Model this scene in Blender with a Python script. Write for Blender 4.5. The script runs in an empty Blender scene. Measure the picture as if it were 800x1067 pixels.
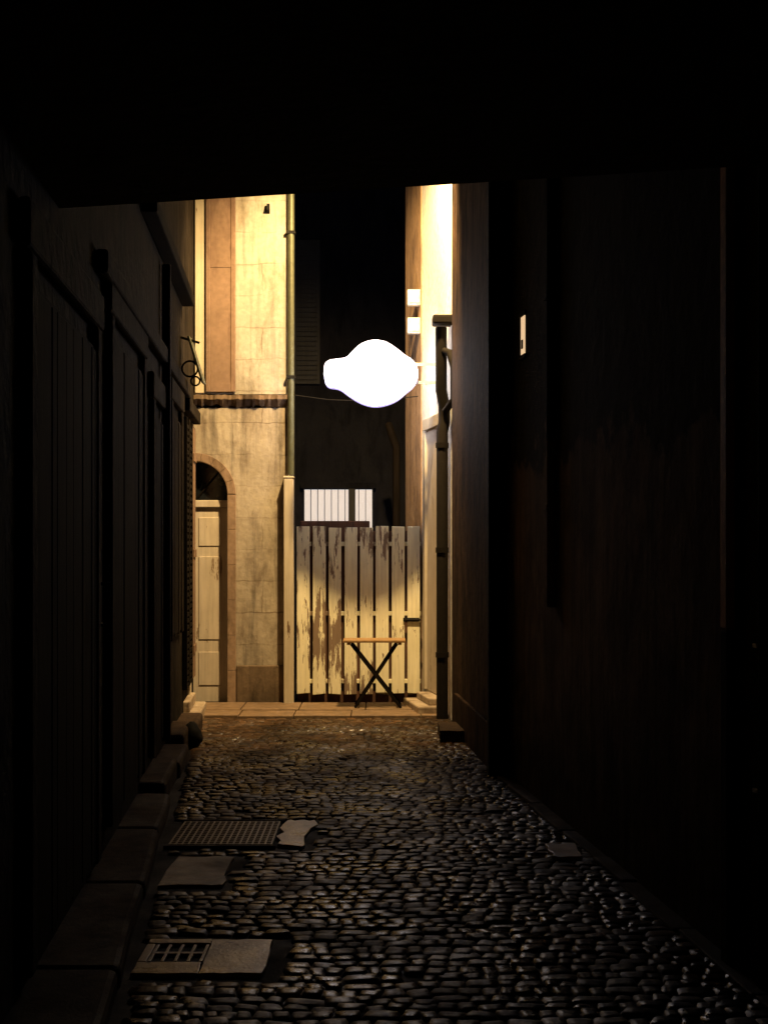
import bpy, bmesh, math, random
import numpy as np
from mathutils import Vector
random.seed(7); np.random.seed(7)
S=bpy.context.scene

# ---------------------------------------------------------------- materials
def new_mat(name):
    m=bpy.data.materials.new(name); m.use_nodes=True
    nt=m.node_tree; b=nt.nodes['Principled BSDF']
    return m,nt,b
def ramp(nt,fac,stops):
    r=nt.nodes.new('ShaderNodeValToRGB'); e=r.color_ramp.elements
    while len(e)<len(stops): e.new(0.5)
    for i,(p,c) in enumerate(stops):
        e[i].position=p; e[i].color=(c[0],c[1],c[2],1) if not isinstance(c,(int,float)) else (c,c,c,1)
    nt.links.new(fac,r.inputs[0]); return r.outputs[0]
def noise(nt,scale,detail=8,rough=.6,stretch=(1,1,1),dist=0):
    tc=nt.nodes.new('ShaderNodeTexCoord'); mp=nt.nodes.new('ShaderNodeMapping')
    mp.inputs['Scale'].default_value=stretch
    n=nt.nodes.new('ShaderNodeTexNoise'); n.inputs['Scale'].default_value=scale
    n.inputs['Detail'].default_value=min(detail,6); n.inputs['Roughness'].default_value=rough
    n.inputs['Distortion'].default_value=dist
    nt.links.new(tc.outputs['Object'],mp.inputs[0]); nt.links.new(mp.outputs[0],n.inputs['Vector'])
    return n.outputs['Fac']
def mix(nt,fac,a,b,mode='MIX'):
    n=nt.nodes.new('ShaderNodeMix'); n.data_type='RGBA'; n.blend_type=mode
    for s,v in ((0,fac),(6,a),(7,b)):
        if isinstance(v,(int,float)): n.inputs[s].default_value=v
        elif isinstance(v,tuple): n.inputs[s].default_value=(v[0],v[1],v[2],1)
        else: nt.links.new(v,n.inputs[s])
    return n.outputs[2]
def bump(nt,b,h,strength=.3,dist=.01):
    n=nt.nodes.new('ShaderNodeBump'); n.inputs['Strength'].default_value=strength
    n.inputs['Distance'].default_value=dist
    nt.links.new(h,n.inputs['Height']); nt.links.new(n.outputs[0],b.inputs['Normal'])
def worldz(nt,z0,z1):
    tc=nt.nodes.new('ShaderNodeTexCoord'); sp=nt.nodes.new('ShaderNodeSeparateXYZ')
    nt.links.new(tc.outputs['Object'],sp.inputs[0])
    mr=nt.nodes.new('ShaderNodeMapRange'); mr.inputs[1].default_value=z0; mr.inputs[2].default_value=z1
    nt.links.new(sp.outputs[2],mr.inputs[0]); return mr.outputs[0]
def madd(nt,a,m,c):
    n=nt.nodes.new('ShaderNodeMath'); n.operation='MULTIPLY_ADD'
    for i,v in enumerate((a,m,c)):
        if isinstance(v,(int,float)): n.inputs[i].default_value=v
        else: nt.links.new(v,n.inputs[i])
    return n.outputs[0]

def plaster(name,ca,cb,cs,rough=.9,scale=2.5,stain=(.48,.62),bs=.5,blocks=0,grime=0,spec=.3):
    m,nt,b=new_mat(name); b.inputs['Specular IOR Level'].default_value=spec
    base=mix(nt,ramp(nt,noise(nt,scale),[(.35,0.),(.65,1.)]),ca,cb)
    st=ramp(nt,noise(nt,3.2,10,.68,(1.6,1.6,.5),.4),[(stain[0],0.),(stain[1],1.)])
    c=mix(nt,st,base,cs)
    fine=ramp(nt,noise(nt,24,4,.55),[(.3,.84),(.7,1.06)])
    c=mix(nt,1.0,c,fine,'MULTIPLY')
    if grime:   # rain-wash streaks, and darker towards the bottom
        sk=ramp(nt,noise(nt,9,6,.6,(1.5,1.5,.09)),[(.50,1.),(.68,1-grime)])
        c=mix(nt,1.0,c,sk,'MULTIPLY')
        dz=madd(nt,noise(nt,4,5),.9,worldz(nt,-.2,2.2))
        c=mix(nt,1.0,c,ramp(nt,dz,[(.45,1-grime),(.85,1.)]),'MULTIPLY')
    if blocks:  # faint ashlar joints
        tc=nt.nodes.new('ShaderNodeTexCoord'); sp=nt.nodes.new('ShaderNodeSeparateXYZ'); cx=nt.nodes.new('ShaderNodeCombineXYZ')
        nt.links.new(tc.outputs['Object'],sp.inputs[0]); nt.links.new(sp.outputs[0],cx.inputs[0]); nt.links.new(sp.outputs[2],cx.inputs[1])
        nz=nt.nodes.new('ShaderNodeTexNoise'); nz.inputs['Scale'].default_value=7
        nt.links.new(cx.outputs[0],nz.inputs['Vector'])
        va=nt.nodes.new('ShaderNodeVectorMath'); va.operation='MULTIPLY_ADD'; va.inputs[1].default_value=(.05,.05,.05)
        nt.links.new(nz.outputs['Color'],va.inputs[0]); nt.links.new(cx.outputs[0],va.inputs[2])
        br=nt.nodes.new('ShaderNodeTexBrick'); br.inputs['Scale'].default_value=1; br.inputs['Mortar Size'].default_value=.008
        br.inputs['Mortar Smooth'].default_value=.4; br.inputs['Brick Width'].default_value=.62; br.inputs['Row Height'].default_value=.33
        br.inputs['Color1'].default_value=(1,1,1,1); br.inputs['Color2'].default_value=(.90,.89,.88,1); br.inputs['Mortar'].default_value=(.5,.45,.4,1)
        nt.links.new(va.outputs[0],br.inputs['Vector'])
        f=ramp(nt,noise(nt,2.3,5,.6),[(.38,0.),(.6,blocks)])
        c=mix(nt,f,c,mix(nt,1.0,c,br.outputs['Color'],'MULTIPLY'))
    nt.links.new(c,b.inputs['Base Color']); b.inputs['Roughness'].default_value=rough
    bump(nt,b,noise(nt,11,6,.55),bs,.016); return m
def wood(name,ca,cb,rough=.7,scale=9,bs=.4,spec=.4):
    m,nt,b=new_mat(name); b.inputs['Specular IOR Level'].default_value=spec
    f=ramp(nt,noise(nt,scale,9,.65,(1.6,1.6,.16),.3),[(.35,0.),(.66,1.)])
    c=mix(nt,f,ca,cb); nt.links.new(c,b.inputs['Base Color']); b.inputs['Roughness'].default_value=rough
    bump(nt,b,noise(nt,scale*3,6,.6,(2,2,.15)),bs,.006); return m
def peeling(name,paint,paint2,bare,th=.55,sc=5,stretch=(2.2,2.2,.5)):
    m,nt,b=new_mat(name)
    f=madd(nt,noise(nt,sc,10,.72,stretch,.3),.6,madd(nt,noise(nt,2.2,2,.5,(1,1,.6)),.4,0))
    pe=ramp(nt,f,[(th,0.),(th+.012,1.)])
    p=mix(nt,ramp(nt,noise(nt,4,6),[(.35,0.),(.65,1.)]),paint,paint2)
    p=mix(nt,1.0,p,ramp(nt,noise(nt,18,5,.6,(2,2,.12)),[(.35,1.),(.7,.78)]),'MULTIPLY')
    br=mix(nt,noise(nt,22,6,.6,(2,2,.2)),bare,tuple(x*.45 for x in bare))
    c=mix(nt,pe,p,br)
    nt.links.new(c,b.inputs['Base Color']); b.inputs['Roughness'].default_value=.65
    bump(nt,b,pe,.4,.002); return m
def plain(name,c,rough=.5,metal=0,var=.35,spec=.4):
    m,nt,b=new_mat(name); b.inputs['Specular IOR Level'].default_value=spec
    f=ramp(nt,noise(nt,20,6,.6),[(.3,1-var),(.7,1.)])
    nt.links.new(mix(nt,1.0,c,f,'MULTIPLY'),b.inputs['Base Color'])
    b.inputs['Roughness'].default_value=rough; b.inputs['Metallic'].default_value=metal
    bump(nt,b,noise(nt,60,4),.2,.003); return m
def emis(name,c,s,base=(.8,.8,.8)):
    m,nt,b=new_mat(name); b.inputs['Base Color'].default_value=(*base,1)
    b.inputs['Emission Color'].default_value=(*c,1); b.inputs['Emission Strength'].default_value=s
    return m

M_up=plaster('plaster_upper',(.44,.41,.35),(.38,.35,.29),(.26,.22,.165),stain=(.50,.72),blocks=.7,grime=.30)
M_low=plaster('plaster_lower',(.48,.42,.34),(.37,.32,.25),(.23,.185,.14),stain=(.46,.66),bs=.5,blocks=.9,grime=.40)
M_base=plaster('base_course_stone',(.21,.15,.10),(.14,.10,.065),(.07,.05,.03),grime=.35)
M_arch=plaster('arch_stone',(.34,.235,.165),(.26,.18,.125),(.17,.115,.075))
M_cornice=plaster('worn_cornice_stone',(.24,.165,.11),(.14,.095,.06),(.06,.04,.026))
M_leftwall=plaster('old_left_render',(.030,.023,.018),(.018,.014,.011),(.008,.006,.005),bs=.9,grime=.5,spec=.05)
M_rfar=plaster('brown_render',(.085,.05,.03),(.055,.033,.021),(.025,.016,.011),grime=.4,spec=.05)
M_weaklit=plaster('weak_light_wall',(.46,.30,.18),(.38,.24,.14),(.22,.14,.09))  # white wall in weaker orange light, put into the colour
M_white=plaster('white_render',(.85,.82,.75),(.80,.77,.70),(.66,.60,.52),stain=(.55,.75))
M_back=plaster('dark_back_render',(.017,.017,.023),(.012,.012,.018),(.008,.008,.012),spec=.1)
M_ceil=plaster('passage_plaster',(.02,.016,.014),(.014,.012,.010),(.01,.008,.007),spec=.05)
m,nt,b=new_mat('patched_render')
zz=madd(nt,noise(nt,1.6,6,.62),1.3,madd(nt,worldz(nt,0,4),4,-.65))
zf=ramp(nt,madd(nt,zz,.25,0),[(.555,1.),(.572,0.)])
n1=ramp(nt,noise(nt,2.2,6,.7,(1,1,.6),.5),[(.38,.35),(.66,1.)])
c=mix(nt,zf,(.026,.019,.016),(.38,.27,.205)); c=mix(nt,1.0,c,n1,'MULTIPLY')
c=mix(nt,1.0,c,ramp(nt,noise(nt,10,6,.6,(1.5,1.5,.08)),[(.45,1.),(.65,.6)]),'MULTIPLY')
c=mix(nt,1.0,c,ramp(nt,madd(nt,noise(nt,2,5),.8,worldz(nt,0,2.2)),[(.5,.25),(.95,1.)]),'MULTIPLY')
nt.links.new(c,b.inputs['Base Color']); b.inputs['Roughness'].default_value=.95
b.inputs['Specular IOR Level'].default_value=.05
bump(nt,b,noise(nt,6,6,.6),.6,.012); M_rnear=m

M_shut=plaster('faded_brown_shutter',(.24,.155,.11),(.20,.13,.09),(.155,.095,.068),rough=.7,bs=.1)
M_cream=peeling('cream_paint',(.60,.53,.41),(.53,.46,.35),(.22,.14,.08),.62)
M_gate=peeling('gate_peeling_paint',(.95,.90,.66),(.88,.82,.57),(.30,.21,.145),.530,5.5,(3.2,3.2,.40))
M_gateback=wood('gate_bare_wood',(.14,.06,.035),(.05,.025,.015))
M_door=peeling('door_cream',(.66,.58,.48),(.58,.50,.41),(.36,.26,.18),.60)
M_darkwood=wood('dark_wood',(.013,.010,.008),(.006,.005,.004),.9,spec=.04)
M_greywood=wood('grey_wood',(.020,.015,.012),(.009,.007,.006),.9,spec=.04)
M_dimwood=wood('dim_wood',(.05,.05,.055),(.03,.03,.035),.8)
M_tabletop=wood('table_wood',(.42,.25,.11),(.26,.15,.06),.45)
M_iron=plain('dark_iron',(.014,.013,.012),.8,0,spec=.15)
M_grate=plain('worn_iron_grate',(.13,.09,.06),.5,.2)
M_pipe=plain('dark_pipe',(.014,.011,.009),.8,0,spec=.12)
M_greenpipe=plain('green_grey_zinc',(.11,.115,.07),.5,.3)
M_litpost=plain('lit_red_brown_paint',(.70,.30,.18),.7)  # paint brightened to carry the sign's light on the post
M_stone=plaster('pale_step_stone',(.46,.38,.29),(.36,.28,.21),(.22,.165,.12),rough=.6)
M_glass=plain('dark_glass',(.012,.014,.018),.12)
M_boxw=plain('white_plastic',(.78,.76,.66),.5)

def wetstone(name,ca,cb,r0,r1,attr=False,bs=.5,spec=.5):
    m,nt,b=new_mat(name)
    f=noise(nt,11,6,.65)
    c=mix(nt,ramp(nt,f,[(.35,0.),(.65,1.)]),ca,cb)
    if attr:
        a=nt.nodes.new('ShaderNodeAttribute'); a.attribute_name='tint'
        c=mix(nt,1.0,c,a.outputs['Color'],'MULTIPLY')
        c=mix(nt,1.0,c,ramp(nt,noise(nt,.9,5,.65),[(.40,.35),(.60,1.1)]),'MULTIPLY')
        # muddy dull stones between wet shiny ones
        sp=ramp(nt,noise(nt,1.5,6,.7,(1,1,1),.4),[(.36,spec),(.50,spec*.15)])
        nt.links.new(sp,b.inputs['Specular IOR Level'])
    else: b.inputs['Specular IOR Level'].default_value=spec
    nt.links.new(c,b.inputs['Base Color'])
    rr=ramp(nt,noise(nt,2.6,6,.7),[(.38,r0),(.60,r1)])
    nt.links.new(rr,b.inputs['Roughness'])
    bump(nt,b,mix(nt,.5,noise(nt,26,5,.6),noise(nt,80,3)),bs,.005); return m
M_cob=wetstone('wet_cobble',(.095,.052,.026),(.042,.025,.014),.16,.6,True,.7,.5)
M_dirt=wetstone('wet_dirt_joint',(.016,.011,.008),(.008,.006,.005),.7,.95,spec=.12)
M_slab=wetstone('worn_slab',(.56,.40,.28),(.36,.255,.175),.25,.5,bs=.9,spec=.6)
M_pave=wetstone('pavement_stone',(.24,.155,.09),(.14,.092,.055),.5,.8,bs=.8)
M_kerb=wetstone('kerb_stone',(.055,.034,.022),(.024,.016,.011),.7,.95,bs=1.,spec=.1)

# ---------------------------------------------------------------- mesh helpers
def mesh_obj(name,verts,faces,mat,bev=0,smooth=False):
    me=bpy.data.meshes.new(name); me.from_pydata([tuple(v) for v in verts],[],faces)
    bm=bmesh.new(); bm.from_mesh(me); bmesh.ops.recalc_face_normals(bm,faces=bm.faces); bm.to_mesh(me); bm.free()
    o=bpy.data.objects.new(name,me); S.collection.objects.link(o)
    if mat: me.materials.append(mat)
    if bev:
        md=o.modifiers.new('b','BEVEL'); md.width=bev; md.segments=2; md.limit_method='ANGLE'
    if smooth:
        for p in me.polygons: p.use_smooth=True
    return o
def prism(name,pts,z0,z1,mat,bev=0):
    n=len(pts); v=[(p[0],p[1],z0) for p in pts]+[(p[0],p[1],z1) for p in pts]
    f=[list(range(n))[::-1],list(range(n,2*n))]+[[i,(i+1)%n,n+(i+1)%n,n+i] for i in range(n)]
    return mesh_obj(name,v,f,mat,bev)
def box(name,x0,x1,y0,y1,z0,z1,mat,bev=0):
    return prism(name,[(x0,y0),(x1,y0),(x1,y1),(x0,y1)],z0,z1,mat,bev)
def tube(name,pts,r,mat,seg=12):
    cu=bpy.data.curves.new(name,'CURVE'); cu.dimensions='3D'; cu.bevel_depth=r; cu.bevel_resolution=4; cu.use_fill_caps=True
    sp=cu.splines.new('POLY'); sp.points.add(len(pts)-1)
    for i,p in enumerate(pts): sp.points[i].co=(*p,1)
    o=bpy.data.objects.new(name,cu); S.collection.objects.link(o); cu.materials.append(mat)
    dg=bpy.context.evaluated_depsgraph_get(); me=bpy.data.meshes.new_from_object(o.evaluated_get(dg))
    bpy.data.objects.remove(o); o=bpy.data.objects.new(name,me); S.collection.objects.link(o)
    if not me.materials: me.materials.append(mat)
    for p in me.polygons: p.use_smooth=True
    return o
def bar(name,a,b,w,h,mat,bev=0):
    a=Vector(a);b=Vector(b);d=(b-a).normalized(); up=Vector((0,1,0)) if abs(d.y)<.9 else Vector((0,0,1))
    s=d.cross(up).normalized()*w/2; u=d.cross(s).normalized()*h/2
    v=[a+s+u,a-s+u,a-s-u,a+s-u,b+s+u,b-s+u,b-s-u,b+s-u]
    return mesh_obj(name,v,[[0,1,2,3],[7,6,5,4],[0,4,5,1],[1,5,6,2],[2,6,7,3],[3,7,4,0]],mat,bev)
def group(name,objs):
    e=bpy.data.objects.new(name,None); S.collection.objects.link(e)
    for o in objs: o.parent=e
    return e

# alley side lines (metres, camera at origin looking +Y)
L=lambda y:-.95-.068*y
R=lambda y:2.05-.112*y
KL=lambda y:-.44-.098*y
def lbox(name,y0,y1,o0,o1,z0,z1,mat,bev=0):
    return prism(name,[(L(y0)+o0,y0),(L(y0)+o1,y0),(L(y1)+o1,y1),(L(y1)+o0,y1)],z0,z1,mat,bev)
def rbox(name,y0,y1,o0,o1,z0,z1,mat,bev=0):
    return prism(name,[(R(y0)-o0,y0),(R(y0)-o1,y0),(R(y1)-o1,y1),(R(y1)-o0,y1)],z0,z1,mat,bev)

# ---------------------------------------------------------------- ground
g=200
mesh_obj('ground',[(-g,-g,0),(g,-g,0),(g,g,0),(-g,g,0)],[[0,1,2,3]],M_dirt)

slabs=[(-1.03,-.45,5.60,6.12),(-1.24,-.40,7.95,8.75),(-1.13,-.78,7.05,7.75)]
def low(x,y): return .007*math.sin(x*2.3+1)*math.sin(y*1.1)+.004*math.sin(x*5+y*2.7)
V=[];F=[];T=[]
N=6; us=np.array([-1,-.78,-.3,.3,.78,1])
y=-2.5
while y<13.85:
    rp=random.uniform(.07,.112)
    x=KL(y)+.005+random.uniform(0,.03)
    while x<R(y)-.02 and not(y>10.3 and x>.8):
        w=random.uniform(.065,.12)*random.choice((.75,.9,1,1,1.3))
        cx=x+w/2; cy=y+rp/2+random.uniform(-.018,.018)+.02*math.sin(cx*3.1+y)
        x+=w+random.uniform(-.003,.002)
        if any(a-.03<cx<b_+.03 and c-.04<cy<d+.04 for a,b_,c,d in slabs): continue
        if random.random()<.008: continue
        h=random.uniform(.006,.012)
        k=math.exp(-((cx-.15)/.45)**2-((cy-10.3)/1.7)**2)
        h*=1-.5*k; h+=low(cx,cy)*.45+.004
        h=max(h,.005)
        rot=random.uniform(-.22,.22); tx=random.uniform(-.05,.05); ty=random.uniform(-.055,.055)
        hw=w/2*random.uniform(1.0,1.12); hd=rp/2*random.uniform(.98,1.2)
        sk=random.uniform(-.22,.22)
        b0=len(V); t=random.uniform(.4,1.35); tw=random.uniform(-.08,.08)
        for j,v in enumerate(us):
            for i,u in enumerate(us):
                uu=u*math.sqrt(1-.16*v*v); vv=v*math.sqrt(1-.16*u*u)
                px=uu*hw*(1+sk*v); py=vv*hd*(1+.6*sk*u)
                q=max(abs(u),abs(v)); r_=abs(u*v)
                if q>.99: z=-.002
                else: z=h*(1-.08*q*q-.16*r_)+px*tx+py*ty+random.uniform(-.0012,.0012)
                V.append((cx+px*math.cos(rot)-py*math.sin(rot),cy+px*math.sin(rot)+py*math.cos(rot),z))
                T.append((t*(1+tw),t,t*(1-tw),1))
        for j in range(N-1):
            for i in range(N-1):
                a=b0+j*N+i; F.append((a,a+1,a+N+1,a+N))
    y+=rp+random.uniform(-.002,.002)
me=bpy.data.meshes.new('cobblestone_paving'); me.from_pydata(V,[],F)
ca=me.color_attributes.new('tint','FLOAT_COLOR','POINT'); ca.data.foreach_set('color',np.array(T,dtype=np.float32).ravel())
me.polygons.foreach_set('use_smooth',[True]*len(F)); me.materials.append(M_cob)
S.collection.objects.link(bpy.data.objects.new('cobblestone_paving',me))

# far pavement flags
fl=[]; i=0
for row,(ya,yb) in enumerate([(13.9,14.32),(14.34,14.95)]):
    x=-2.1+row*.2
    while x<.7:
        w=random.uniform(.4,.75); x1=min(x+w,.72)
        z=.03+row*.008+random.uniform(-.004,.004)
        fl.append(box('flag_%d'%i,x,x1-.008,ya+random.uniform(-.03,.01),yb,-.02,z,M_pave,.008)); i+=1
        x=x1+.001
group('pavement',fl)

# left kerb ledge
kb=[]; y=-2.; i=0
while y<9.2:
    l=random.uniform(.9,1.6); y1=min(y+l,9.25)
    kb.append(prism('kerb_block_%d'%i,[(L(y)-.05,y),(KL(y)+random.uniform(-.008,.008)-.03,y),((KL(y)+KL(y1))/2-.03+random.uniform(-.012,.012),(y+y1)/2),(KL(y1)+random.uniform(-.008,.008)-.03,y1-.005),(L(y1)-.05,y1-.005)],-.02,.09+random.uniform(-.003,.003),M_kerb,.028))
    y=y1; i+=1
for y0,y1,o,h in [(9.3,10.35,.17,.15),(10.36,11.3,.19,.12),(11.32,12.2,.15,.19),(12.22,13.2,.19,.14)]:
    kb.append(lbox('kerb_block_%d'%i,y0,y1,-.05,o,-.02,h,M_kerb,.03)); i+=1
group('kerb',kb)
group('doorstep',[lbox('step_lower',13.22,14.3,-.05,.16,-.02,.12,M_stone,.015),lbox('step_upper',13.35,14.2,-.05,.06,.12,.22,M_stone,.012)])

def slabpoly(name,x0,x1,y0,y1,z,mat,n=4,j=.02,z0=-.02):
    pts=[]
    for k in range(n): pts.append((x0+(x1-x0)*k/n,y0+random.uniform(-j,j)))
    for k in range(n): pts.append((x1+random.uniform(-j,j),y0+(y1-y0)*k/n))
    for k in range(n): pts.append((x1-(x1-x0)*k/n,y1+random.uniform(-j,j)))
    for k in range(n): pts.append((x0+random.uniform(-j,j)*.5,y1-(y1-y0)*k/n))
    return prism(name,pts,z0,z,mat,.004)
dc=[slabpoly('slab_right',-.725,-.47,5.62,6.10,.018,M_slab,5,.008),
    slabpoly('slab_front',-.99,-.728,5.62,5.775,.0175,M_slab,5,.005),
    slabpoly('slab_back',-.99,-.728,6.045,6.11,.0175,M_slab,5,.005),
    box('slab_left',-.99,-.955,5.785,6.035,-.02,.017,M_slab,.003),
    box('pit',-.954,-.729,5.785,6.035,-.02,.003,M_iron)]
for k in range(5):
    dc.append(box('slot_bar_%d'%k,-.951+k*.052,-.937+k*.052,5.79,6.03,.003,.016,M_slab,.002))
dc.append(box('slot_cross',-.953,-.730,5.895,5.92,.003,.0165,M_slab,.002))
group('storm_drain_cover',dc)
gr=[box('pit',-1.21,-.62,8.0,8.70,-.02,.004,M_iron)]
for k in range(17): 
    xx=-1.20+k*.0355; gr.append(box('bar_long_%d'%k,xx,xx+.010,8.02,8.68,.004,.018,M_grate))
for k in range(14):
    yy=8.03+k*.049; gr.append(box('bar_cross_%d'%k,-1.20,-.63,yy,yy+.014,.006,.0175,M_grate))
gr.append(box('rim_front',-1.22,-.60,7.965,8.0,-.02,.02,M_kerb,.004))
gr.append(box('rim_back',-1.22,-.60,8.70,8.735,-.02,.02,M_kerb,.004))
gr.append(slabpoly('concrete_surround',-.595,-.42,8.0,8.70,.02,M_slab,6,.045))
group('iron_floor_grating',gr)
group('stone_slab_patch',[slabpoly('slab_a',-1.11,-.80,7.08,7.72,.016,M_pave,6,.02)])
group('loose_stone',[slabpoly('stone',.90,1.06,7.66,7.98,.03,M_slab,4,.02)])

# ---------------------------------------------------------------- LEFT building
lb=[]
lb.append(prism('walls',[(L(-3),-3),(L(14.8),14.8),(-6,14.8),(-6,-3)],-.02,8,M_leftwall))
def panel_door(tag,y0,y1,z0,z1,mat=M_darkwood):
    o=[]
    o.append(lbox(tag+'_leaf',y0,y1,.0,.02,z0,z1,mat))
    o.append(lbox(tag+'_jamb_near',y0-.13,y0-.003,.0,.04,z0,z1+.1,M_leftwall,.012))
    o.append(lbox(tag+'_jamb_far',y1+.003,y1+.13,.0,.04,z0,z1+.1,M_leftwall,.012))
    o.append(lbox(tag+'_lintel',y0-.2,y1+.2,.0,.045,z1+.103,z1+.28,M_leftwall,.015))
    a=y0; k=0
    while a<y1-.05:
        e=min(a+random.uniform(.10,.30),y1)
        o.append(lbox(tag+'_board_%d'%k,a+.004,e-.004,.021,.025+random.uniform(0,.007),z0+random.uniform(.01,.05),z1-.02,mat,.004)); a=e; k+=1
    return o
lb+=panel_door('carriage_door',5.3,7.0,.13,2.65)
lb+=panel_door('shop_shutter',7.7,9.3,.2,2.8,M_greywood)
lb+=panel_door('side_door',10.1,11.1,.2,2.6)
lb+=panel_door('window_shutter',11.7,12.7,.9,2.75,M_greywood)
lb.append(lbox('string_course',7.2,13.6,.0,.06,3.05,3.17,M_leftwall,.015))
lb.append(lbox('eave_board',9.4,13.2,.0,.11,3.86,3.96,M_darkwood,.01))
lb.append(tube('door_handle',[(L(6.95)+.06,6.95,1.3),(L(6.95)+.10,6.95,1.3),(L(6.95)+.10,6.95,1.5),(L(6.95)+.06,6.95,1.5)],.009,M_iron))
def louvre(tag,y0,y1,o0,o1,z0,z1,mat):
    o=[lbox(tag+'_stile_a',y0,y0+.05,o0,o1,z0,z1,mat,.004),lbox(tag+'_stile_b',y1-.05,y1,o0,o1,z0,z1,mat,.004),
       lbox(tag+'_back',y0+.052,y1-.052,o0,o0+.01,z0,z1,mat)]
    z=z0
    while z<z1-.05:
        o.append(lbox(tag+'_slat_%d'%int(z*1000),y0+.053,y1-.053,o0+.012,o1-.004,z+.006,z+.04,mat)); z+=.06
    return o
lb+=louvre('shutter_a',13.15,13.5,.005,.05,.35,2.85,M_darkwood)
lb+=louvre('shutter_b',13.55,13.95,.005,.05,.35,2.85,M_darkwood)
lb+=[lbox('shutter_leaf',14.2,14.6,.005,.035,.35,2.85,M_shut,.004),lbox('shutter_ledge_a',14.22,14.58,.036,.048,.6,.68,M_shut,.003),lbox('shutter_ledge_b',14.22,14.58,.036,.048,1.55,1.63,M_shut,.003),lbox('shutter_ledge_c',14.22,14.58,.036,.048,2.5,2.58,M_shut,.003)]
lb.append(lbox('door_leaf',13.96,14.19,.0,.02,.22,2.7,M_cream))
lb.append(lbox('shutter_head',13.1,14.7,.0,.08,2.9,3.02,M_leftwall,.01))
group('terraced_house',lb)

wb=[]
Y=13.0; X0=L(Y)
wb.append(bar('arm',(X0,Y,3.55),(X0+.17,Y,3.50),.02,.02,M_iron))
wb.append(bar('slanted_panel',(X0+.08,Y,3.55),(X0+.21,Y,3.13),.02,.20,M_greenpipe,.004))
def ring(name,c,r,t):
    bpy.ops.mesh.primitive_torus_add(location=c,rotation=(math.radians(90),0,0),major_radius=r,minor_radius=t,major_segments=28,minor_segments=8)
    o=bpy.context.object; o.name=name; o.data.materials.append(M_iron); return o
wb.append(ring('scroll_ring',(X0+.09,Y-.05,3.26),.07,.009)); wb.append(ring('scroll_ring_small',(X0+.14,Y-.05,3.15),.04,.008))
group('iron_wall_bracket',wb)

bm=bmesh.new()
bmesh.ops.create_uvsphere(bm,u_segments=18,v_segments=12,radius=.5)
for v in bm.verts:
    z=v.co.z; s=1-.45*max(0,z+.5); v.co.x*=.20*s*1.1; v.co.y*=.24*s*1.1; v.co.z=(z+.5)*.22
    v.co+=Vector((random.uniform(-.006,.006),random.uniform(-.006,.006),0))
me=bpy.data.meshes.new('guard_stone'); bm.to_mesh(me); bm.free(); me.materials.append(M_iron)
for p in me.polygons:p.use_smooth=True
o=bpy.data.objects.new('guard_stone',me); o.location=(KL(11.9)+.02,11.9,.0); S.collection.objects.link(o)

group('drainpipe',[tube('pipe',[(L(10.9)+.045,10.9,.2),(L(10.9)+.045,10.9,3.8)],.035,M_pipe)])

# ---------------------------------------------------------------- covered passage over camera
cp=[]
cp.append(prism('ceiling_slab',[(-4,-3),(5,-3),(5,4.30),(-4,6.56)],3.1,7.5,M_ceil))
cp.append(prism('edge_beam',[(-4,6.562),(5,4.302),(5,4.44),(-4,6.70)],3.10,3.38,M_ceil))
group('covered_passage',cp)

# ---------------------------------------------------------------- RIGHT near building
rb=[]
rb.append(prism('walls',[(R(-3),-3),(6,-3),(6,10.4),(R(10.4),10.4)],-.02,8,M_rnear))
rb.append(prism('corner_pier',[(.755,10.40),(.90,10.402),(2,10.402),(2,10.60),(.755,10.60)],-.02,8,M_leftwall,.012))
rb.append(rbox('door_post',5.72,5.80,0,.05,1.35,3.3,M_litpost,.008))  # upper post, coloured as if catching the sign's light
rb.append(rbox('door_post_unlit',5.72,5.80,0,.048,0,1.347,M_darkwood,.008))  # rest of the same post, its lack of light painted dark
rb.append(rbox('door_post_thin',5.42,5.45,0,.03,0,3.3,M_darkwood,.004))
rb.append(rbox('door_leaf',5.46,5.71,0,.02,0.05,3.2,M_darkwood))
for zz in (1.3,.75): rb.append(rbox('hinge_%d'%int(zz*100),5.44,5.48,.021,.036,zz,zz+.015,M_boxw))
rb.append(rbox('added_glow_slit',9.76,9.88,0,.006,2.98,3.24,emis('added_warm_glow',(1,.66,.36),.8)))  # glow added in place of a small bright plate catching light
rb.append(rbox('slit_bar',9.80,9.84,.007,.013,3.02,3.08,M_iron))
rb.append(rbox('slit_frame_top',9.72,9.92,0,.015,3.243,3.27,M_darkwood))
rb.append(rbox('slit_frame_bottom',9.72,9.92,0,.015,2.95,2.977,M_darkwood))
group('rendered_building',rb)
group('drainpipe',[tube('pipe',[(R(8.9)-.02,8.9,1.3),(R(8.9)-.02,8.9,4.6)],.03,M_rnear),
   rbox('clip_low',8.86,8.94,0,.06,1.9,1.93,M_rnear),rbox('clip_high',8.86,8.94,0,.06,3.2,3.23,M_rnear)])
rk=[]; y=-2; i=0
while y<10.2:
    y1=min(y+random.uniform(.5,1.0),10.3)
    rk.append(prism('edging_%d'%i,[(R(y)+.02,y),(R(y)-random.uniform(.06,.10),y),(R(y1)-random.uniform(.06,.10),y1-.006),(R(y1)+.02,y1-.006)],-.02,random.uniform(.018,.03),M_kerb,.01)); y=y1;i+=1
group('kerb',rk)

# ---------------------------------------------------------------- RIGHT mid building (brown)
mb=[prism('walls',[(.80,10.602),(.63,13.38),(3,13.38),(3,10.602)],-.02,8,M_rfar)]
mb.append(prism('plinth',[(.785,10.62),(.625,12.9),(.66,12.9),(.80,10.62)],-.02,.35,M_rfar,.01))
group('brown_house',mb)
group('stone_block',[slabpoly('block',.47,.68,12.15,12.75,.11,M_kerb,3,.015,z0=0.0)])

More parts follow.
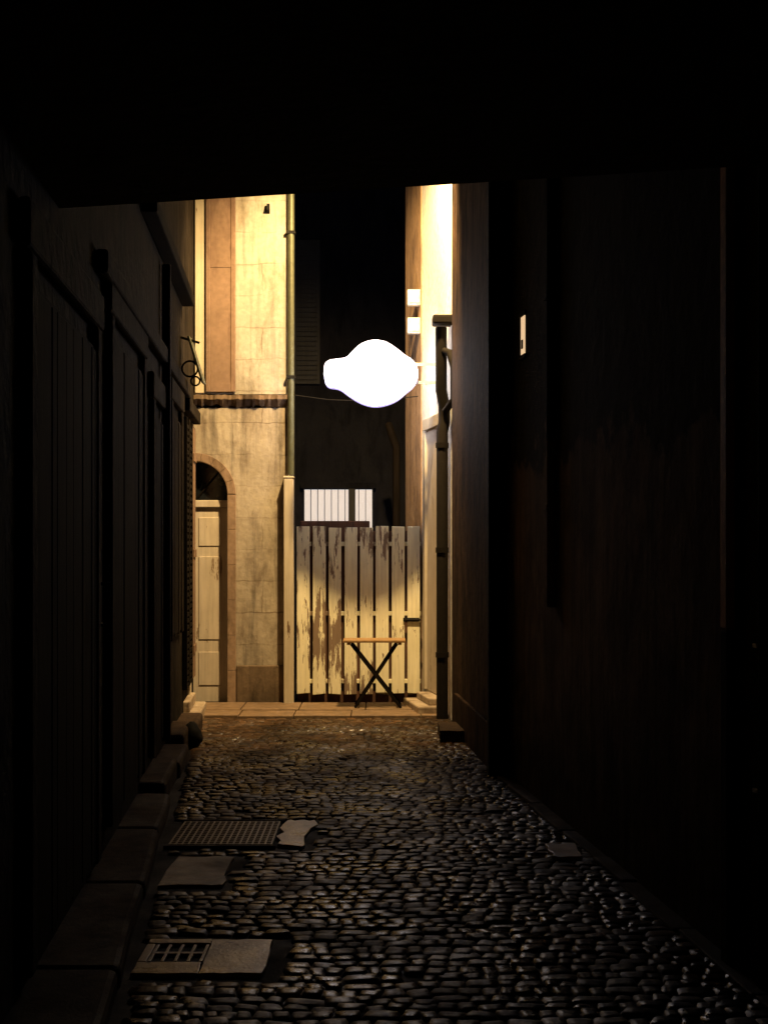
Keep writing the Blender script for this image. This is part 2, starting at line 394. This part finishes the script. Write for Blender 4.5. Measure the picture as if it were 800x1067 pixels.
dp=[tube('pipe',[(.555,13.75,.0),(.555,13.75,2.75),(.575,13.78,2.85),(.575,13.78,3.0),(.545,13.74,3.15),(.545,13.74,3.75)],.055,M_pipe),
    tube('side_pipe',[(.585,13.72,2.95),(.66,13.6,3.05),(.66,13.6,3.35),(.62,13.65,3.5),(.57,13.7,3.52)],.035,M_pipe),
    prism('hopper',[(.46,13.63),(.66,13.63),(.66,13.86),(.46,13.86)],3.77,3.86,M_pipe,.02)]
for z in (.6,1.6,2.6): dp.append(tube('collar_%d'%int(z*10),[(.555,13.75,z),(.555,13.75,z+.05)],.063,M_pipe))
group('drainpipe',dp)

# ---------------------------------------------------------------- RIGHT far building (white lit wall)
W=lambda y:.62-.160*(y-13.9)
wbld=[prism('walls',[(W(13.4),13.4),(W(16.2),16.2),(4,16.2),(4,13.4)],-.02,8.5,M_white)]
def wbox(name,y0,y1,o0,o1,z0,z1,mat,bev=0):
    return prism(name,[(W(y0)-o0,y0),(W(y0)-o1,y0),(W(y1)-o1,y1),(W(y1)-o0,y1)],z0,z1,mat,bev)
wbld.append(wbox('door_jamb_a',14.05,14.15,0,.045,.18,2.85,M_cream,.006))
wbld.append(wbox('door_jamb_b',14.88,14.98,0,.045,.18,2.85,M_cream,.006))
wbld.append(wbox('door_head',14.05,14.98,0,.05,2.853,2.97,M_cream,.006))
wbld.append(wbox('door_leaf',14.152,14.878,0,.018,.18,2.85,M_door))
wbld.append(wbox('weak_light_band',15.25,16.19,0.001,.012,-.01,8.4,M_weaklit))  # strip of the same wall, its dimmer light painted on as brown
group('white_rendered_house',wbld)
group('doorstep',[wbox('step',14.0,14.85,-.02,.27,-.02,.10,M_stone,.015),wbox('tread',14.1,14.75,-.02,.15,.10,.17,M_stone,.012)])

for z in (4.22,3.92):
    yb=15.35; xb=W(yb)
    group('wall_junction_box',[box('body',xb-.14,xb+.02,yb-.05,yb+.05,z,z+.17,M_boxw,.012),
        box('lid',xb-.12,xb-.01,yb-.062,yb-.05,z+.025,z+.145,M_boxw,.004)])

# ---------------------------------------------------------------- illuminated sign
out=[(340,378),(352,376),(362,375),(369,367),(378,359),(390,356),(402,358),(411,364),(421,372),(431,378),(435,391),(431,402),(422,409),(413,417),(400,422),(388,423),(375,419),(363,411),(354,404),(342,403),(340,398),(339,388)]
sy=14.25; k=sy/1500
pt=[((x-400)*k,1.7+(565-y)*k) for x,y in out]
def smoothpts(P):
    for _ in range(2):
        Q=[]
        for i in range(len(P)):
            a=P[i];b_=P[(i+1)%len(P)]
            Q+= [(a[0]*.75+b_[0]*.25,a[1]*.75+b_[1]*.25),(a[0]*.25+b_[0]*.75,a[1]*.25+b_[1]*.75)]
        P=Q
    return P
pt=smoothpts(pt); n=len(pt); cx=sum(p[0] for p in pt)/n; cz=sum(p[1] for p in pt)/n
def extr(name,P,y0,y1,mat,off=0.):
    Q=[]
    for i,p in enumerate(P):
        a=P[i-1]; b_=P[(i+1)%n]; t=Vector((b_[0]-a[0],b_[1]-a[1])).normalized(); nn=Vector((-t.y,t.x))
        if nn.dot(Vector((p[0]-cx,p[1]-cz)))<0: nn=-nn
        Q.append((p[0]+nn.x*off,p[1]+nn.y*off))
    v=[(p[0],y0,p[1]) for p in Q]+[(p[0],y1,p[1]) for p in Q]
    f=[list(range(n)),list(range(n,2*n))[::-1]]+[[i,(i+1)%n,n+(i+1)%n,n+i] for i in range(n)]
    return mesh_obj(name,v,f,mat)
M_sign=emis('sign_lit_acrylic',(.92,.90,1.0),12.0)
M_bloom=emis('sign_bloom_violet',(.50,.44,1.0),1.1)  # added glow round the sign edge, imitates lens bloom
sg=[extr('light_box',pt,sy-.10,sy+.10,M_sign),extr('rim',pt,sy-.075,sy+.075,M_bloom,.013),
    bar('bracket_top',(.25,sy,3.46),(W(sy)+.02,sy,3.46),.03,.03,M_boxw),bar('bracket_low',(.25,sy,3.28),(W(sy)+.02,sy,3.28),.03,.03,M_boxw)]
group('illuminated_sign',sg)

# ---------------------------------------------------------------- END house (left) with arched door
eh=[]
fy=15.0
def facade(name,x0,x1,z0,z1,cx,r,zs,y0,y1,mat):
    V=[];F=[]
    def q(pts):
        b0=len(V); V.extend(pts); F.append([b0,b0+1,b0+2,b0+3])
    def front(a,b_,c,d):
        q([(a,y0,c),(b_,y0,c),(b_,y0,d),(a,y0,d)])
    front(x0,cx-r,z0,z1); front(cx+r,x1,z0,z1)
    K=24; A=[(cx-r*math.cos(math.pi*i/K),zs+r*math.sin(math.pi*i/K)) for i in range(K+1)]
    for i in range(K):
        a,b_=A[i],A[i+1]
        q([(a[0],y0,a[1]),(b_[0],y0,b_[1]),(b_[0],y0,z1),(a[0],y0,z1)])
        q([(a[0],y0,a[1]),(b_[0],y0,b_[1]),(b_[0],y1,b_[1]),(a[0],y1,a[1])])
    q([(cx+r,y0,z0),(cx+r,y1,z0),(cx+r,y1,zs),(cx+r,y0,zs)]); q([(cx-r,y0,z0),(cx-r,y1,z0),(cx-r,y1,zs),(cx-r,y0,zs)])
    q([(x1,y0,z0),(x1,y1,z0),(x1,y1,z1),(x1,y0,z1)]); q([(x0,y0,z1),(x1,y0,z1),(x1,y1,z1),(x0,y1,z1)])
    return mesh_obj(name,V,F,mat)
eh.append(facade('lower_wall',-3.6,-1.0,-.02,3.1,-1.97,.34,2.2,fy,fy+.24,M_low))
eh.append(box('body',-3.6,-1.0,fy+.24,16.2,-.02,8.5,M_back))
eh.append(box('upper_wall',-3.6,-1.02,fy-.025,fy+.239,3.24,8.5,M_up))
xs=np.linspace(-3.6,-.98,110)
V=[];F=[]; o=fy-.09; zb=3.10
for i,xx in enumerate(xs):
    o=.6*o+.4*(fy-.07)+random.uniform(-.012,.012); zb=.6*zb+.4*3.12+random.uniform(-.016,.016); zt=3.235+random.uniform(-.010,.0)
    V+=[(xx,fy+.1,zb),(xx,o+.06,zb),(xx,o,zt-.045),(xx,o,zt),(xx,fy+.1,zt)]
for i in range(len(xs)-1):
    for j in range(5): F.append([i*5+j,i*5+(j+1)%5,(i+1)*5+(j+1)%5,(i+1)*5+j])
eh.append(mesh_obj('cornice',V,F,M_cornice))
eh.append(box('base_course',-1.535,-1.0+.004,fy-.03,fy+.0,-.02,.42,M_base,.015))
r0,r1=.345,.43; K=9
for i in range(K):
    a0=math.pi*i/K+.004; a1=math.pi*(i+1)/K-.004; c0=(-1.97,2.2)
    P=[]
    for a in np.linspace(a0,a1,4): P.append((c0[0]+r1*math.cos(a),c0[1]+r1*math.sin(a)))
    for a in np.linspace(a1,a0,4): P.append((c0[0]+r0*math.cos(a),c0[1]+r0*math.sin(a)))
    m_=len(P); v=[(p[0],fy-.035,p[1]) for p in P]+[(p[0],fy+.02,p[1]) for p in P]
    f=[list(range(m_)),list(range(m_,2*m_))[::-1]]+[[j,(j+1)%m_,m_+(j+1)%m_,m_+j] for j in range(m_)]
    eh.append(mesh_obj('arch_stone_%d'%i,v,f,M_arch,.003))
z=0
for k_ in range(6):
    eh.append(box('jamb_stone_r%d'%k_,-1.625,-1.54,fy-.035,fy+.02,z,z+.363,M_arch,.003))
    eh.append(box('jamb_stone_l%d'%k_,-2.40,-2.315,fy-.035,fy+.02,z,z+.363,M_arch,.003)); z+=.366
eh.append(box('door_leaf',-2.31,-1.63,fy+.10,fy+.14,.03,2.06,M_door))
for (a,b_) in ((-2.24,-2.0),(-1.94,-1.70)):
    for (c,d) in ((.2,.55),(.68,1.55),(1.66,1.96)):
        eh.append(box('door_panel_%d_%d'%(int(-a*100),int(c*100)),a,b_,fy+.092,fy+.101,c,d,M_door,.008))
eh.append(box('door_transom',-2.31,-1.63,fy+.07,fy+.14,2.065,2.14,M_door,.008))
eh.append(box('fanlight_glass',-2.31,-1.63,fy+.12,fy+.14,2.142,2.55,M_glass))
for a in (45,90,135):
    eh.append(bar('fanlight_bar_%d'%a,(-1.97,fy+.105,2.15),(-1.97+.34*math.cos(math.radians(a)),fy+.105,2.2+.34*math.sin(math.radians(a))),.014,.014,M_darkwood))
eh.append(box('window_frame',-1.96,-1.85,fy-.05,fy-.026,3.25,7.5,M_cream,.005))
eh.append(box('shutter_stile_l',-1.845,-1.80,fy-.075,fy-.03,3.26,6.2,M_shut,.004))
eh.append(box('shutter_stile_r',-1.585,-1.54,fy-.075,fy-.03,3.26,6.2,M_shut,.004))
eh.append(box('shutter_back',-1.798,-1.587,fy-.068,fy-.027,3.26,6.2,M_shut))
for z in (3.26,4.55): eh.append(box('shutter_rail_%d'%int(z*100),-1.799,-1.586,fy-.074,fy-.069,z,z+.09,M_shut,.002))
eh.append(bar('shutter_hook',(-1.20,fy-.03,5.20),(-1.20,fy-.06,5.13),.03,.07,M_iron))
eh.append(box('side_quoin',-1.02,-.985,fy+.02,fy+.3,3.25,8.5,M_low))
group('plastered_house',eh)
group('drainpipe',[tube('pipe',[(-.965,fy-.05,2.4),(-.965,fy-.05,8)],.035,M_greenpipe),
    box('clip_a',-1.01,-.92,fy-.09,fy-.0,3.4,3.43,M_iron),box('clip_b',-1.01,-.92,fy-.09,fy,4.9,4.93,M_iron)])

# ---------------------------------------------------------------- gate
gt=[]
gy=15.06
nb=8; pitch=1.32/nb
for k_ in range(nb):
    x0=-.92+k_*pitch; w=pitch-random.uniform(.028,.038)
    top=1.86+random.uniform(-.012,.012); lean=random.uniform(-.006,.006)
    v=[]
    for (yy) in (gy+random.uniform(-.004,.004),gy+.028):
        v+=[(x0+.01,yy,.10+random.uniform(0,.03)),(x0+.01+w,yy,.10+random.uniform(0,.03)),(x0+.01+w+lean,yy,top),(x0+.01+lean,yy,top+random.uniform(-.01,.01))]
    gt.append(mesh_obj('plank_%d'%k_,v,[[0,1,2,3],[7,6,5,4],[0,4,5,1],[1,5,6,2],[2,6,7,3],[3,7,4,0]],M_gate,.005))
for z in (.22,.93,1.66): gt.append(box('rail_%d'%int(z*100),-.915,.385,gy+.030,gy+.062,z,z+.045,M_gate,.004))
gt.append(box('backing_boards',-.91,.38,gy+.064,gy+.08,.02,1.82,M_gateback))
gt.append(box('top_board',-.88,-.15,gy+.082,gy+.12,1.75,1.925,M_gateback,.01))
gt.append(box('latch_plate',.20,.37,gy-.018,gy-.006,.87,.91,M_iron,.003))
gt.append(tube('latch_bolt',[(.22,gy-.025,.89),(.385,gy-.025,.89)],.01,M_iron))
group('wooden_gate',gt)
group('gate_post',[box('post',-1.035,-.935,14.86,14.99,0.02,2.36,M_cream,.01),box('cap',-1.04,-.93,14.855,14.995,2.36,2.385,M_cream,.008)])

# ---------------------------------------------------------------- folding table
tb=[]; ty0,ty1=14.36,14.74
kz=.042
for i in range(5):
    a=ty0+i*(ty1-ty0)/5
    tb.append(box('top_slat_%d'%i,-.41,.215,a,a+.07,.655+kz,.68+kz,M_tabletop,.005))
tb.append(box('batten_l',-.37,-.335,ty0+.01,ty1-.015,.632+kz,.6545+kz,M_tabletop,.003)); tb.append(box('batten_r',.14,.175,ty0+.01,ty1-.015,.632+kz,.6545+kz,M_tabletop,.003))
for i,yy in enumerate((ty0+.04,ty1-.06)):
    tb.append(bar('leg_%d_a'%i,(-.33,yy,.64+kz),(.17,yy,kz),.028,.02,M_darkwood,.003))
    tb.append(bar('leg_%d_b'%i,(.13,yy+.024,.64+kz),(-.29,yy+.024,kz),.028,.02,M_darkwood,.003))
tb.append(bar('stretcher_l',(-.255,ty0+.04,.04+kz),(-.255,ty1-.03,.04+kz),.02,.02,M_darkwood)); tb.append(bar('stretcher_r',(.135,ty0+.04,.04+kz),(.135,ty1-.05,.04+kz),.02,.02,M_darkwood))
group('folding_table',tb)

# ---------------------------------------------------------------- building behind
bb=[box('wall',-5,5,21.0,24,-.02,10,M_back)]
q=20.93/1500
wx0,wx1=(317-400)*q,(388-400)*q; wz1=1.7+(565-510)*q
bb.append(box('lit_window_pane',wx0,wx1,20.93,20.96,1.2,wz1,emis('blue_white_window',(.84,.86,1.0),.42)))
nbar=10
for i in range(nbar+1):
    x=wx0+(wx1-wx0)*i/nbar; wdt=.009 if i!=7 else .10
    bb.append(box('window_bar_%d'%i,x-wdt/2,x+wdt/2,20.89,20.925,1.2,wz1+.01,M_dimwood))
bb.append(box('window_head',wx0-.05,wx1+.05,20.88,20.998,wz1+.012,wz1+.1,M_back,.01))
bb.append(box('window_sill',wx0-.05,wx1+.05,20.85,20.998,1.12,1.2,M_back,.01))
bb.append(box('shutter_frame',-1.30,-.93,20.93,20.997,4.0,6.1,M_dimwood,.01))
z=4.06
while z<6.0: bb.append(box('shutter_slat_%d'%int(z*1000),-1.26,-.97,20.90,20.929,z,z+.045,M_dimwood,.004)); z+=.07
group('rear_building',bb)
group('drainpipe',[tube('pipe',[(.16,18.9,0),(.16,18.9,2.95),(.10,18.85,3.1),(.06,18.95,3.25)],.05,M_greywood)])
group('power_cable',[tube('cable',[(-1.0,15.4,3.28),(-.6,15.35,3.22),(-.2,15.3,3.2),(.36,15.2,3.24)],.005,M_iron)])

# ---------------------------------------------------------------- street lamp (above, sodium)
lx,ly,lz=.12,12.85,6.0
sl_=[bar('arm',(.67,12.85,6.25),(lx,ly,6.2),.05,.05,M_iron),
     box('hood',lx-.16,lx+.16,ly-.2,ly+.2,6.06,6.16,M_iron,.02)]
li=bpy.data.lights.new('sodium_light','SPOT'); li.color=(1.,.66,.27); li.energy=2350; li.spot_size=math.radians(104); li.spot_blend=.7; li.shadow_soft_size=.10
lo=bpy.data.objects.new('sodium_bulb',li); S.collection.objects.link(lo); lo.location=(lx,ly,lz)
lo.rotation_euler=(Vector((-.6,16.0,1.6))-Vector((lx,ly,lz))).to_track_quat('-Z','Y').to_euler()
sl_.append(lo); group('street_lamp',sl_)

# ---------------------------------------------------------------- world (night)
w=bpy.data.worlds.new('World'); S.world=w; w.use_nodes=True; nt=w.node_tree
sky=nt.nodes.new('ShaderNodeTexSky'); sky.sky_type='NISHITA'; sky.sun_disc=False
sky.sun_elevation=math.radians(2); sky.sun_rotation=math.radians(180)
nt.links.new(sky.outputs[0],nt.nodes['Background'].inputs[0]); nt.nodes['Background'].inputs[1].default_value=.002

# ---------------------------------------------------------------- camera
cd=bpy.data.cameras.new('Camera'); co=bpy.data.objects.new('Camera',cd); S.collection.objects.link(co); S.camera=co
co.location=(0,0,1.7); co.rotation_euler=(math.radians(90),0,0)
cd.sensor_fit='VERTICAL'; cd.sensor_height=24; cd.lens=1500/1067*24; cd.shift_y=31.5/1067; cd.clip_end=500; cd.clip_start=.05
S.view_settings.view_transform='Standard'; S.view_settings.look='None'; S.view_settings.exposure=0
